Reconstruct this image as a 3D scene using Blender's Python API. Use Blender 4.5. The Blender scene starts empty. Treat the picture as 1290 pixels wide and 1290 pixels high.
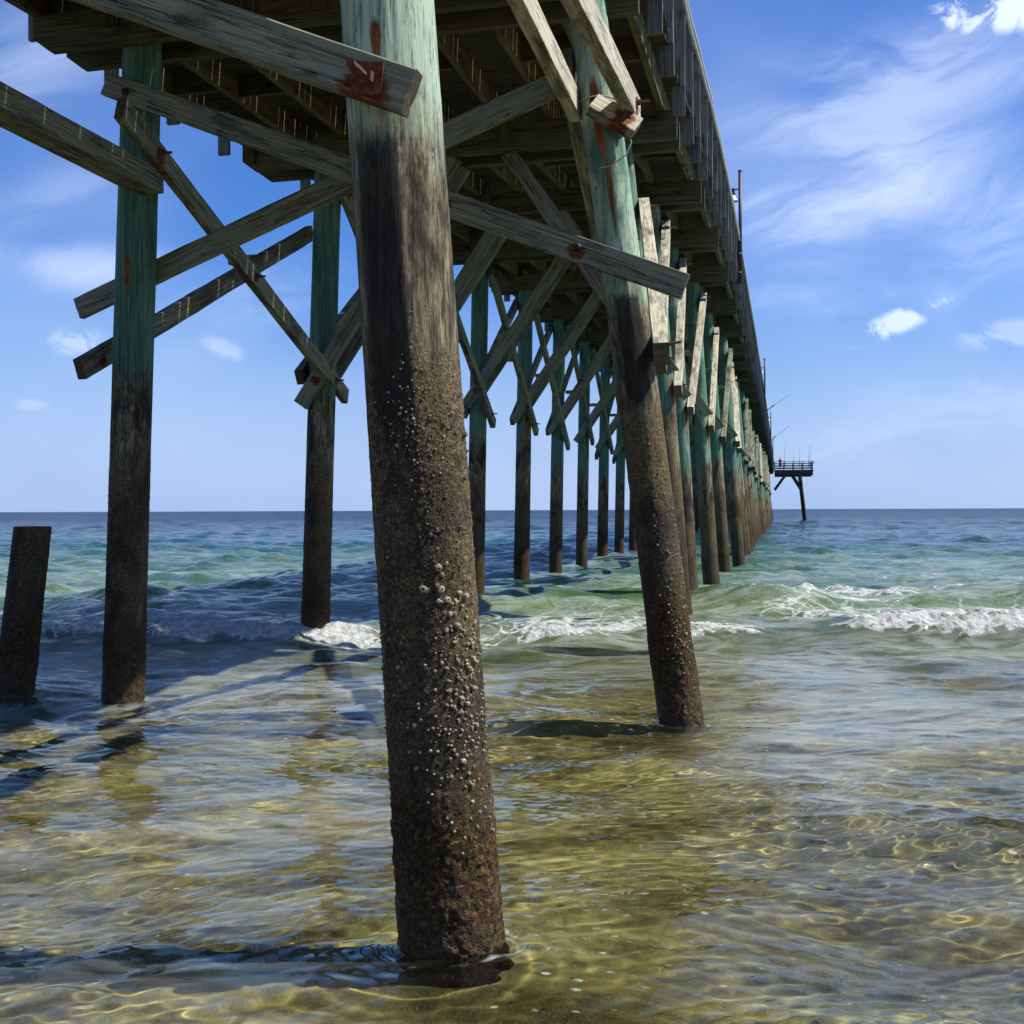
import bpy, bmesh, math, random
import numpy as np
from mathutils import Vector, Matrix, Quaternion

sc = bpy.context.scene
COL = sc.collection
rnd = random.Random(7)
TH = math.atan(336 / 1440)                 # the view is turned this far left of the pier's own axis (+Y)
cT, sT = math.cos(TH), math.sin(TH)
EYE = 1.65                                  # eye height over the calm water (z = 0)

# ------------------------------------------------------------------ noise
def _hash(ix, iy, iz):
    h = (ix.astype(np.int64) * 374761393 + iy.astype(np.int64) * 668265263 + iz.astype(np.int64) * 2147483647) & 0xffffffff
    h = ((h ^ (h >> 13)) * 1274126177) & 0xffffffff
    return ((h ^ (h >> 16)) & 0xffff) / 65535.0

def vnoise(x, y, z=0.0):
    x, y, z = np.broadcast_arrays(np.asarray(x, float), np.asarray(y, float), np.asarray(z, float))
    ix, iy, iz = np.floor(x), np.floor(y), np.floor(z)
    fx, fy, fz = x - ix, y - iy, z - iz
    ux, uy, uz = fx * fx * (3 - 2 * fx), fy * fy * (3 - 2 * fy), fz * fz * (3 - 2 * fz)
    r = 0
    for a in (0, 1):
        for b in (0, 1):
            for c in (0, 1):
                w = (ux if a else 1 - ux) * (uy if b else 1 - uy) * (uz if c else 1 - uz)
                r = r + w * _hash(ix + a, iy + b, iz + c)
    return r                                # 0..1

def fbm(x, y, z=0.0, octv=4):
    r, a, t = 0, 1.0, 0
    for k in range(octv):
        f = 2.03 ** k
        r = r + a * vnoise(np.asarray(x) * f + 17.3 * k, np.asarray(y) * f + 5.1 * k, np.asarray(z) * f + 9.7 * k)
        t += a
        a *= 0.5
    return r / t

def sstep(a, b, x):
    t = np.clip((np.asarray(x, float) - a) / (b - a), 0, 1)
    return t * t * (3 - 2 * t)

# ------------------------------------------------------------------ object helpers
def link(o, parent=None):
    COL.objects.link(o)
    if parent is not None:
        o.parent = parent
    return o

def tag(o, label=None, cat=None, group=None, kind=None):
    if label: o['label'] = label
    if cat: o['category'] = cat
    if group: o['group'] = group
    if kind: o['kind'] = kind
    return o

def empty(name, loc):
    o = bpy.data.objects.new(name, None)
    o.empty_display_size = 0.3
    o.location = loc
    return link(o)

def mesh_np(name, co, quads, smooth=True, attrs=None, mats=(), tris=None):
    me = bpy.data.meshes.new(name)
    co = np.asarray(co, np.float32)
    quads = np.asarray(quads, np.int32).reshape(-1, 4)
    loops = quads.ravel()
    starts = np.arange(0, quads.size, 4, dtype=np.int32)
    if tris is not None and len(tris):
        tris = np.asarray(tris, np.int32).reshape(-1, 3)
        starts = np.concatenate([starts, quads.size + np.arange(0, tris.size, 3, dtype=np.int32)])
        loops = np.concatenate([loops, tris.ravel()])
    me.vertices.add(len(co)); me.vertices.foreach_set('co', co.ravel())
    me.loops.add(len(loops)); me.loops.foreach_set('vertex_index', loops.astype(np.int32))
    me.polygons.add(len(starts)); me.polygons.foreach_set('loop_start', starts.astype(np.int32))
    me.polygons.foreach_set('use_smooth', np.full(len(starts), bool(smooth)))
    for k, v in (attrs or {}).items():
        a = me.attributes.new(k, 'FLOAT', 'POINT')
        a.data.foreach_set('value', np.asarray(v, np.float32))
    me.update(calc_edges=True)
    for m in mats: me.materials.append(m)
    return me

class MB:
    """collects solid pieces of ONE part"""
    def __init__(s): s.v, s.q, s.t = [], [], []
    def box(s, c, size, R=None):
        x, y, z = (k / 2 for k in size)
        b = len(s.v)
        for p in ((-x,-y,-z),(x,-y,-z),(x,y,-z),(-x,y,-z),(-x,-y,z),(x,-y,z),(x,y,z),(-x,y,z)):
            p = Vector(p)
            if R is not None: p = R @ p
            s.v.append(tuple(p + Vector(c)))
        for f in ((0,3,2,1),(4,5,6,7),(0,1,5,4),(1,2,6,5),(2,3,7,6),(3,0,4,7)):
            s.q.append([b + k for k in f])
    def beam(s, a, b, w, t, n=(0, 0, 1)):
        a, b = Vector(a), Vector(b)
        R = frame(b - a, n)
        s.box((a + b) / 2, ((b - a).length, w, t), R)
    def tube(s, pts, r, seg=8, r1=None, cap=True):
        pts = [Vector(p) for p in pts]
        n0 = len(s.v); m = len(pts)
        for i, p in enumerate(pts):
            d = (pts[min(i + 1, m - 1)] - pts[max(i - 1, 0)]).normalized()
            u = d.orthogonal().normalized() if abs(d.z) > .9 else Vector((0, 0, 1)).cross(d).normalized()
            v = d.cross(u)
            rr = r if r1 is None else r + (r1 - r) * i / (m - 1)
            for k in range(seg):
                a = 2 * math.pi * k / seg
                s.v.append(tuple(p + rr * (math.cos(a) * u + math.sin(a) * v)))
        for i in range(m - 1):
            for k in range(seg):
                k2 = (k + 1) % seg
                s.q.append([n0 + i*seg + k, n0 + i*seg + k2, n0 + (i+1)*seg + k2, n0 + (i+1)*seg + k])
        if cap:
            for i, flip in ((0, True), (m - 1, False)):
                c = len(s.v); s.v.append(tuple(pts[i]))
                for k in range(seg):
                    k2 = (k + 1) % seg
                    f = [c, n0 + i*seg + k, n0 + i*seg + k2]
                    s.t.append(f[::-1] if flip else f)
    def mesh(s, name, mat, smooth=False):
        return mesh_np(name, s.v, s.q, smooth, None, (mat,), s.t)
    def build(s, name, mat, parent=None, smooth=False, origin=None):
        if origin is not None:
            ov = Vector(origin); s.v = [tuple(Vector(p) - ov) for p in s.v]
        o = bpy.data.objects.new(name, s.mesh(name, mat, smooth))
        if origin is not None: o.location = origin
        return link(o, parent)

def frame(d, n):
    x = Vector(d).normalized(); z = Vector(n) - x * Vector(n).dot(x)
    if z.length < 1e-5: z = x.orthogonal()
    z.normalize(); y = z.cross(x)
    return Matrix((x, y, z)).transposed()

# ------------------------------------------------------------------ node helpers
class NT:
    def __init__(s, name):
        s.m = bpy.data.materials.new(name); s.m.use_nodes = True
        s.t = s.m.node_tree; s.t.nodes.clear()
        s.out = s.n('ShaderNodeOutputMaterial')
    def n(s, typ, **kw):
        nd = s.t.nodes.new(typ)
        for k, v in kw.items():
            setattr(nd, k, v)
        return nd
    def set(s, sock, v):
        if isinstance(v, bpy.types.NodeSocket): s.t.links.new(v, sock)
        elif v is not None:
            if hasattr(sock.default_value, '__len__') and not isinstance(v, (tuple, list)): v = (v,) * len(sock.default_value)
            if isinstance(v, (tuple, list)) and len(v) == 3 and hasattr(sock.default_value, '__len__') and len(sock.default_value) == 4: v = (*v, 1)
            sock.default_value = v
    def math(s, op, a, b=None, c=None, clamp=False):
        nd = s.n('ShaderNodeMath', operation=op, use_clamp=clamp)
        for i, v in enumerate((a, b, c)):
            if v is not None: s.set(nd.inputs[i], v)
        return nd.outputs[0]
    def vm(s, op, a, b=None):
        nd = s.n('ShaderNodeVectorMath', operation=op)
        s.set(nd.inputs[0], a)
        if b is not None: s.set(nd.inputs[1], b)
        return nd.outputs['Value'] if op in ('DOT_PRODUCT', 'LENGTH') else nd.outputs[0]
    def mix(s, f, a, b, mode='MIX'):
        nd = s.n('ShaderNodeMix', data_type='RGBA', blend_type=mode)
        s.set(nd.inputs[0], f); s.set(nd.inputs[6], a); s.set(nd.inputs[7], b)
        return nd.outputs[2]
    def mr(s, x, a, b, c=0.0, d=1.0, smooth=True):
        nd = s.n('ShaderNodeMapRange', interpolation_type='SMOOTHSTEP' if smooth else 'LINEAR')
        for i, v in enumerate((x, a, b, c, d)): s.set(nd.inputs[i], v)
        return nd.outputs[0]
    def noise(s, vec, scale=5.0, detail=4.0, rough=.55, dist=0.0):
        nd = s.n('ShaderNodeTexNoise')
        if vec is not None: s.set(nd.inputs['Vector'], vec)
        nd.inputs['Scale'].default_value = scale; nd.inputs['Detail'].default_value = detail
        nd.inputs['Roughness'].default_value = rough; nd.inputs['Distortion'].default_value = dist
        return nd.outputs[0]
    def voro(s, vec, scale, feature='F1', out='Distance', rand=1.0):
        nd = s.n('ShaderNodeTexVoronoi', feature=feature)
        s.set(nd.inputs['Vector'], vec); nd.inputs['Scale'].default_value = scale
        nd.inputs['Randomness'].default_value = rand
        return nd.outputs[out]
    def mapv(s, vec, scale=(1, 1, 1), loc=None):
        v = s.vm('MULTIPLY', vec, scale)
        return s.vm('ADD', v, loc) if loc is not None else v
    def ramp(s, f, stops):
        nd = s.n('ShaderNodeValToRGB'); s.set(nd.inputs[0], f)
        cr = nd.color_ramp
        while len(cr.elements) < len(stops): cr.elements.new(0.5)
        for e, (p, c) in zip(cr.elements, stops):
            e.position = p; e.color = (*c, 1) if len(c) == 3 else c
        return nd.outputs[0]
    def obj(s): return s.n('ShaderNodeTexCoord').outputs['Object']
    def rand(s): return s.n('ShaderNodeObjectInfo').outputs['Random']
    def attr(s, name, typ='GEOMETRY'):
        return s.n('ShaderNodeAttribute', attribute_name=name, attribute_type=typ).outputs['Fac']
    def xyz(s, v):
        nd = s.n('ShaderNodeSeparateXYZ'); s.set(nd.inputs[0], v); return nd.outputs
    def bump(s, h, strength, dist, normal=None):
        nd = s.n('ShaderNodeBump'); s.set(nd.inputs['Height'], h)
        s.set(nd.inputs['Strength'], strength); nd.inputs['Distance'].default_value = dist
        if normal is not None: s.set(nd.inputs['Normal'], normal)
        return nd.outputs[0]
    def princ(s, base, rough=.8, normal=None, metal=0.0, spec=.4):
        p = s.n('ShaderNodeBsdfPrincipled')
        s.set(p.inputs['Base Color'], base); s.set(p.inputs['Roughness'], rough)
        p.inputs['Metallic'].default_value = metal; s.set(p.inputs['Specular IOR Level'], spec)
        if normal is not None: s.set(p.inputs['Normal'], normal)
        return p
    def done(s, shader):
        s.t.links.new(shader if isinstance(shader, bpy.types.NodeSocket) else shader.outputs[0], s.out.inputs[0]); return s.m

# ------------------------------------------------------------------ materials
def mat_wood(name, dark, light, tint=(1, 1, 1), stain=.5, rust=True, along_y=False):
    t = NT(name)
    r = t.rand()
    off = t.n('ShaderNodeCombineXYZ')
    for i, k in enumerate((37.0, 91.0, 53.0)): t.set(off.inputs[i], t.math('MULTIPLY', r, k))
    p = t.obj()
    if along_y:
        q = t.xyz(p); cm = t.n('ShaderNodeCombineXYZ')
        t.set(cm.inputs[0], q[1]); t.set(cm.inputs[1], q[0]); t.set(cm.inputs[2], q[2]); p = cm.outputs[0]
    p = t.vm('ADD', p, off.outputs[0])
    grain = t.noise(t.mapv(p, (1.7, 50, 50)), 1.0, 9, .70, .6)
    fine = t.noise(t.mapv(p, (5, 160, 160)), 1.0, 3, .6)
    blot = t.noise(t.mapv(p, (1.5, 5, 5)), 1.0, 5, .65, .4)
    mil = t.noise(t.mapv(p, (5, 14, 14)), 1.0, 5, .7)
    c = t.ramp(grain, [(.34, tuple(.7*x for x in dark)), (.5, tuple(.5*(a+b) for a, b in zip(dark, light))), (.68, light)])
    c = t.mix(t.math('MULTIPLY', t.mr(r, 0, 1, 0, 1, False), .35), c, tuple(x*y*1.05 for x, y in zip(light, tint)))
    c = t.mix(t.mr(blot, .52, .72, 0, stain), c, tuple(x*.28 for x in dark))
    c = t.mix(t.mr(mil, .6, .75, 0, .8*stain), c, (.018, .017, .014))
    knots = t.voro(t.mapv(p, (2.2, 7, 7)), 1.0)
    c = t.mix(t.mr(knots, .12, .04, 0, .7), c, (.06, .045, .03))
    crack = t.noise(t.mapv(p, (.8, 26, 26), (3, 5, 8)), 1.0, 7, .62, .9)
    ck = t.math('MULTIPLY', t.mr(t.math('ABSOLUTE', t.math('SUBTRACT', crack, .53)), .018, .004), t.mr(blot, .40, .56))
    c = t.mix(t.math('MULTIPLY', ck, .75), c, (.02, .017, .013))
    rgh = .86
    if rust:
        ey = t.math('ABSOLUTE', t.xyz(t.obj())[1])
        en = t.math('ADD', t.mr(ey, .045, .10, 0, .55, False), t.math('MULTIPLY', t.math('SUBTRACT', t.noise(t.mapv(p, (2.5, 9, 9)), 1.0, 5, .65), .5), 1.3))
        c = t.mix(t.mr(en, .42, .7, 0, .75), c, tuple(x * .3 for x in dark))
        eg = t.noise(t.mapv(p, (40, 40, 90)), 1.0, 4, .7)
        c = t.mix(t.math('MULTIPLY', t.attr('end'), .9), c, t.ramp(eg, [(.35, (.03, .024, .017)), (.65, (.12, .098, .066))]))
        ra = t.attr('rust')
        rn = t.noise(t.mapv(p, (7, 48, 48)), 1.0, 7, .72, .5)
        rm = t.mr(t.math('ADD', ra, t.math('MULTIPLY', t.math('SUBTRACT', rn, .5), 1.1)), .42, .62)
        rc = t.ramp(rn, [(.32, (.025, .009, .005)), (.5, (.13, .036, .011)), (.64, (.33, .115, .028)), (.75, (.42, .24, .10))])
        c = t.mix(t.math('MULTIPLY', rm, t.mr(ra, .02, .1)), c, rc)
    h = t.math('SUBTRACT', t.math('ADD', grain, t.math('MULTIPLY', fine, .35)), t.math('MULTIPLY', ck, .9))
    return t.done(t.princ(c, rgh, t.bump(h, .9, .010), spec=.2))

M = {}
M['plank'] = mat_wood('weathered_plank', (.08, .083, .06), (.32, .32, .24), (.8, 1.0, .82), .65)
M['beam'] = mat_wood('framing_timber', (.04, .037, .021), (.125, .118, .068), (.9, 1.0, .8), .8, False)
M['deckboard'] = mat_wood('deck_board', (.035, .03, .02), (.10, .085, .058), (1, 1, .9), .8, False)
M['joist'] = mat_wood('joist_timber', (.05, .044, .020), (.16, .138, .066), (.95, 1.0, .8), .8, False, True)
M['bleached'] = mat_wood('bleached_plank', (.28, .265, .19), (.64, .61, .48), (1.0, 1.0, .92), .35)  # lighter copy of the plank wood, sunlight painted into its colour
M['railrun'] = mat_wood('rail_run', (.07, .073, .068), (.24, .245, .22), (.95, 1, .95), .6, False, True)
M['rail'] = mat_wood('rail_timber', (.07, .073, .068), (.24, .245, .22), (.95, 1, .95), .6, False)

def mat_pile():
    t = NT('creosote_pile')
    P = t.obj(); z0 = t.xyz(P)[2]
    r = t.rand()
    off = t.n('ShaderNodeCombineXYZ')
    for i, k in enumerate((11.0, 23.0, 7.0)): t.set(off.inputs[i], t.math('MULTIPLY', r, k))
    p = t.vm('ADD', P, off.outputs[0])
    grain = t.noise(t.mapv(p, (30, 30, 1.0)), 1.0, 9, .70, .5)
    fine = t.noise(t.mapv(p, (90, 90, 4)), 1.0, 4, .65, .6)
    blot = t.noise(t.mapv(p, (4, 4, 1.6)), 1.0, 6, .65, .6)
    edge = t.noise(t.mapv(p, (9, 9, 3.2)), 1.0, 6, .7, .5)
    z = t.math('ADD', z0, t.math('MULTIPLY', t.math('SUBTRACT', edge, .5), 1.1))
    z = t.math('ADD', z, t.attr('zoff', 'OBJECT'))
    # copper-treated green head, bleaching to grey
    green = t.ramp(grain, [(.3, (.028, .095, .068)), (.5, (.07, .17, .12)), (.7, (.18, .29, .205))])
    green = t.mix(t.mr(t.math('ADD', blot, t.math('MULTIPLY', t.attr('bleach', 'OBJECT'), .22)), .45, .7, 0, .85), green, (.42, .53, .40))
    green = t.mix(t.mr(fine, .62, .72, 0, .7), green, (.03, .05, .035))
    # dark mottled wood with peeled pale streaks
    flake = t.noise(t.mapv(p, (44, 44, 9)), 1.0, 8, .74, .7)
    g2 = t.math('ADD', t.math('MULTIPLY', grain, .35), t.math('MULTIPLY', flake, .65))
    dark = t.ramp(g2, [(.38, (.016, .013, .010)), (.46, (.075, .062, .04)), (.55, (.26, .225, .14)), (.70, (.42, .38, .26))])
    dark = t.mix(t.mr(t.math('ADD', blot, t.math('MULTIPLY', t.math('SUBTRACT', flake, .5), .5)), .48, .62, 0, .9), dark, (.011, .009, .007))
    ckn = t.noise(t.mapv(p, (34, 34, .75), (5, 2, 1)), 1.0, 7, .62, .9)
    ckm = t.mr(t.math('ABSOLUTE', t.math('SUBTRACT', ckn, .52)), .016, .004)
    ckm = t.math('MULTIPLY', ckm, t.mr(blot, .38, .55))
    green = t.mix(t.math('MULTIPLY', ckm, .85), green, (.012, .018, .012))
    dark = t.mix(t.math('MULTIPLY', ckm, .9), dark, (.008, .007, .005))
    # barnacle crust
    wp = t.n('ShaderNodeTexNoise'); t.set(wp.inputs['Vector'], p); wp.inputs['Scale'].default_value = 35; wp.inputs['Detail'].default_value = 3
    pd = t.vm('ADD', p, t.vm('MULTIPLY', t.vm('SUBTRACT', wp.outputs['Color'], (.5, .5, .5)), (.03, .03, .03)))
    v1 = t.math('ADD', t.math('MULTIPLY', t.voro(pd, 70.0), .5), t.math('MULTIPLY', t.voro(pd, 170.0), .6)); nb = t.noise(p, 45.0, 6, .75)
    crust = t.ramp(t.math('ADD', t.math('MULTIPLY', v1, .45), t.math('MULTIPLY', nb, .6)), [(.30, (.38, .29, .145)), (.48, (.155, .115, .055)), (.68, (.018, .014, .009))])
    crust = t.mix(t.mr(blot, .44, .64, 0, .74), crust, (.014, .0115, .0085))
    crust = t.mix(t.mr(z, 1.65, .7, 0, .42), crust, (.018, .015, .011))
    # wet weed and mussels
    na = t.noise(p, 45.0, 6, .75, .5)
    weed = t.ramp(na, [(.35, (.006, .005, .003)), (.5, (.030, .018, .006)), (.61, (.13, .066, .014)), (.74, (.30, .17, .048))])
    c = t.mix(t.mr(z, .45, .72), weed, crust)
    c = t.mix(t.mr(z, 1.95, 2.3), c, dark)
    c = t.mix(t.mr(z, 2.8, 3.15), c, green)
    ra = t.attr('rust')
    rn = t.noise(t.mapv(p, (30, 30, 6)), 1.0, 5, .7)
    rm = t.mr(t.math('ADD', ra, t.math('MULTIPLY', t.math('SUBTRACT', rn, .5), .9)), .4, .7)
    rc = t.ramp(rn, [(.3, (.03, .012, .006)), (.5, (.15, .045, .014)), (.7, (.36, .17, .05))])
    c = t.mix(t.math('MULTIPLY', rm, t.mr(ra, .02, .1)), c, rc)
    ws = t.attr('stain')
    c = t.mix(t.math('MULTIPLY', t.mr(t.math('ADD', ws, t.math('ADD', t.math('MULTIPLY', t.math('SUBTRACT', edge, .5), 1.0), t.math('MULTIPLY', t.math('SUBTRACT', flake, .5), 1.6))), .35, .75), .86), c, (.010, .009, .0075))
    rough = t.mr(z0, .05, .5, .42, .9)
    hk = t.math('SUBTRACT', t.math('ADD', t.math('MULTIPLY', flake, .8), t.math('MULTIPLY', fine, .4)), t.math('MULTIPLY', ckm, .5))
    hb = t.math('ADD', t.math('MULTIPLY', t.math('SUBTRACT', 1.0, v1), .9), nb)
    low = t.mr(z, 2.0, 2.35)
    hm = t.n('ShaderNodeMix', data_type='FLOAT')
    t.set(hm.inputs[0], low); t.set(hm.inputs[2], hb); t.set(hm.inputs[3], hk)
    return t.done(t.princ(c, rough, t.bump(hm.outputs[0], .8, .008), spec=.3))
M['pile'] = mat_pile()

def mat_simple(name, col, rough=.7, metal=0.0, var=.25, scale=30, bump=.2):
    t = NT(name); p = t.obj()
    n = t.noise(p, scale, 4, .6)
    c = t.ramp(n, [(.3, tuple(x * (1 - var) for x in col)), (.7, tuple(min(1, x * (1 + var)) for x in col))])
    return t.done(t.princ(c, rough, t.bump(n, bump, .004), metal))
M['rust'] = mat_simple('rusty_iron', (.10, .035, .016), .85, 0, .7, 90, .8)
M['iron'] = mat_simple('dark_iron', (.03, .024, .02), .7, .3, .5, 60, .5)
M['pipe'] = mat_simple('grey_conduit', (.50, .53, .53), .5, 0, .1, 12, .05)
M['pole'] = mat_simple('dark_pole', (.035, .037, .045), .5, 0, .2, 14, .1)
M['lampglass'] = mat_simple('frosted_shade', (.62, .64, .66), .3, 0, .06, 20, .02)
M['rod'] = mat_simple('rod_graphite', (.06, .06, .07), .4, 0, .2, 20, .02)
M['skin'] = mat_simple('skin', (.42, .23, .15), .6, 0, .08, 40, .05)
M['hair'] = mat_simple('dark_hair', (.015, .011, .009), .6, 0, .3, 80, .3)
M['redshirt'] = mat_simple('red_cotton', (.42, .05, .04), .9, 0, .12, 60, .2)
M['shorts'] = mat_simple('navy_cotton', (.03, .04, .09), .9, 0, .12, 60, .2)
M['rope'] = mat_simple('pale_twine', (.38, .36, .30), .9, 0, .25, 200, .5)
def mat_barn():
    t = NT('barnacle_shell'); p = t.obj(); a = t.attr('tone')
    n = t.noise(p, 120, 3, .6)
    c = t.mix(a, (.06, .05, .036), (.50, .43, .31))
    c = t.mix(t.mr(n, .45, .7, 0, .6), c, (.05, .042, .032))
    return t.done(t.princ(c, .8, None, spec=.3))
M['barnacle'] = mat_barn()

# ------------------------------------------------------------------ world: daylight sky with cirrus
SUN = Vector((.7263, .1424, 1.0)).normalized()
def make_world():
    w = bpy.data.worlds.new('World'); sc.world = w; w.use_nodes = True
    t = NT.__new__(NT); t.t = w.node_tree; t.t.nodes.clear(); t.m = None
    out = t.n('ShaderNodeOutputWorld'); bg = t.n('ShaderNodeBackground')
    t.t.links.new(bg.outputs[0], out.inputs[0])
    sky = t.n('ShaderNodeTexSky', sky_type='NISHITA', sun_disc=False)
    sky.sun_elevation = math.asin(SUN.z); sky.sun_rotation = math.atan2(SUN.x, SUN.y)
    sky.altitude = 0; sky.air_density = 1.0; sky.dust_density = SKY_DUST; sky.ozone_density = SKY_OZONE
    d = t.n('ShaderNodeTexCoord').outputs['Generated']
    d = t.vm('NORMALIZE', d)
    f = t.vm('DOT_PRODUCT', d, (-sT, cT, 0)); rr = t.vm('DOT_PRODUCT', d, (cT, sT, 0)); up = t.xyz(d)[2]
    fm = t.math('MAXIMUM', f, .05)
    U = t.math('DIVIDE', rr, fm); V = t.math('DIVIDE', up, fm)
    uv = t.n('ShaderNodeCombineXYZ'); t.set(uv.inputs[0], U); t.set(uv.inputs[1], V)
    uv = uv.outputs[0]
    warp = t.n('ShaderNodeTexNoise'); t.set(warp.inputs['Vector'], uv); warp.inputs['Scale'].default_value = 5; warp.inputs['Detail'].default_value = 3
    wv = t.vm('MULTIPLY', t.vm('SUBTRACT', warp.outputs['Color'], (.5, .5, .5)), (.22, .12, 0))
    uvw = t.vm('ADD', uv, wv)
    rot = t.n('ShaderNodeVectorRotate', rotation_type='Z_AXIS'); t.set(rot.inputs['Vector'], uvw); rot.inputs['Angle'].default_value = -.28
    streak = t.noise(t.mapv(rot.outputs[0], (3.0, 13, 1)), 1.0, 8, .60, .55)
    puff = t.noise(uvw, 19, 9, .66, .5)
    broad = t.noise(t.mapv(uv, (2.2, 3.4, 1), (4.2, 1.7, 0)), 1.0, 3, .5)
    def blob(px, py, sx, sy, rot=0.0):
        u0, v0 = (px - 645) / 1440, (642.5 - py) / 1440
        a = t.math('SUBTRACT', U, u0); b = t.math('SUBTRACT', V, v0)
        cr, sr = math.cos(rot), math.sin(rot)
        x = t.math('ADD', t.math('MULTIPLY', a, cr * 1440 / sx), t.math('MULTIPLY', b, sr * 1440 / sx))
        y = t.math('ADD', t.math('MULTIPLY', a, -sr * 1440 / sy), t.math('MULTIPLY', b, cr * 1440 / sy))
        e = t.math('ADD', t.math('MULTIPLY', x, x), t.math('MULTIPLY', y, y))
        return t.math('POWER', 2.718, t.math('MULTIPLY', e, -1.0))
    front = t.mr(f, .1, .3)
    acc = None
    # (px, py, sx, sy, rot, strength, kind) cloud patches by direction
    for px, py, sx, sy, rot, k, kind in CLOUDS:
        b = blob(px, py, sx, sy, rot)
        tex = streak if kind == 's' else puff
        if kind == 's': m = t.mr(t.math('MULTIPLY', b, t.mr(tex, .30, .74, .15, 1.15)), .04, 1.0, 0, k)
        else: m = t.mr(t.math('MULTIPLY', b, t.mr(tex, .34, .62, .12, 1.5)), .14, .95, 0, k)
        acc = m if acc is None else t.math('MAXIMUM', acc, m)
    acc = t.math('MULTIPLY', acc, front)
    veil = t.math('MULTIPLY', t.mr(broad, .36, .72), .20)
    acc = t.math('ADD', acc, veil, clamp=True)
    # the rest of the dome, behind the viewer, carries ordinary thin cloud
    skyc = t.mix(1.0, sky.outputs[0], SKY_TINT, 'MULTIPLY')
    hs = t.n('ShaderNodeHueSaturation'); hs.inputs['Saturation'].default_value = SKY_SAT; hs.inputs['Value'].default_value = 1.0
    t.set(hs.inputs['Color'], skyc)
    low = t.mr(up, .0, .22, 1.0, 0.0)
    skyc = t.mix(t.math('MULTIPLY', low, HAZE_K), hs.outputs[0], HAZE_C)
    c = t.mix(acc, skyc, CLOUD_C)
    t.set(bg.inputs[0], c); bg.inputs[1].default_value = .052
SKY_DUST, SKY_OZONE, SKY_SAT = .6, 2.2, 1.16
SKY_TINT = (1.22, 1.40, 2.0)
HAZE_K, HAZE_C = .85, (5.0, 7.3, 12.0)
CLOUD_C = (11.5, 13.2, 17.0)
CLOUDS = [(1270, 8, 75, 36, -.1, 1.0, 'p'), (1215, 22, 40, 24, 0, .9, 'p'), (1080, 250, 210, 110, .5, .55, 's'), (1000, 300, 130, 80, -.7, .45, 's'),
          (1120, 120, 280, 90, .35, .42, 's'), (1180, 350, 230, 44, .22, .62, 's'), (1010, 372, 120, 26, .05, .5, 's'), (1270, 290, 170, 80, .3, .45, 's'), (1180, 540, 260, 70, .1, .25, 's'),
          (1135, 405, 60, 15, .42, .8, 'p'), (1185, 384, 26, 8, .4, .55, 'p'), (1270, 424, 60, 18, .1, .32, 'p'), (1225, 494, 50, 13, 0, .18, 'p'),
          (97, 430, 36, 18, 0, .34, 'p'), (286, 438, 34, 11, -.3, .26, 'p'), (36, 508, 24, 8, 0, .2, 'p'),
          (70, 335, 190, 34, -.05, .45, 's'), (40, 60, 130, 70, .3, .32, 's'), (345, 365, 90, 50, .2, .38, 's'), (60, 250, 120, 40, .3, .2, 's')]
make_world()

sl = bpy.data.lights.new('sun', 'SUN'); sl.energy = 5.0; sl.angle = math.radians(.5); sl.color = (1, .93, .81)
so = link(bpy.data.objects.new('sun', sl)); so.rotation_euler = SUN.to_track_quat('Z', 'Y').to_euler(); so.location = (40, 10, 60)
sl.cycles.is_caustics_light = True

# ------------------------------------------------------------------ water
wr = np.random.default_rng(11)
RIP = []
for k in range(96):
    L = 10 ** wr.uniform(-1.12, .55)
    a = wr.normal(0, .55) + math.pi / 2
    RIP.append((L, .0026 * L ** .80 * wr.uniform(.6, 1.3) * (1.9 if L > .8 else 1.0), math.cos(a), math.sin(a), wr.uniform(0, 6.28)))
SEA = []
for k in range(46):
    L = 10 ** wr.uniform(.15, 1.15)
    a = wr.normal(0, .38) + math.pi / 2
    SEA.append((L, .0016 * L ** .8 * wr.uniform(.5, 1.3), math.cos(a), math.sin(a), wr.uniform(0, 6.28)))

CHOP = []
for k in range(40):
    L = 10 ** wr.uniform(-.35, .5)
    a = wr.normal(0, .6) + math.pi / 2
    CHOP.append((L, .038 * L / 6.283 * wr.uniform(.5, 1.3), math.cos(a), math.sin(a), wr.uniform(0, 6.28)))

PILE_AT = []
def crest1(l): return 14.25 + 1.1 * (fbm(l * .30 + 3.1, 2.2, 0, 3) - .5) + .02 * l
def crest2(l): return 19.3 + 2.0 * (fbm(l * .22 + 9.1, 4.2, 0, 3) - .5) - .05 * l

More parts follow.
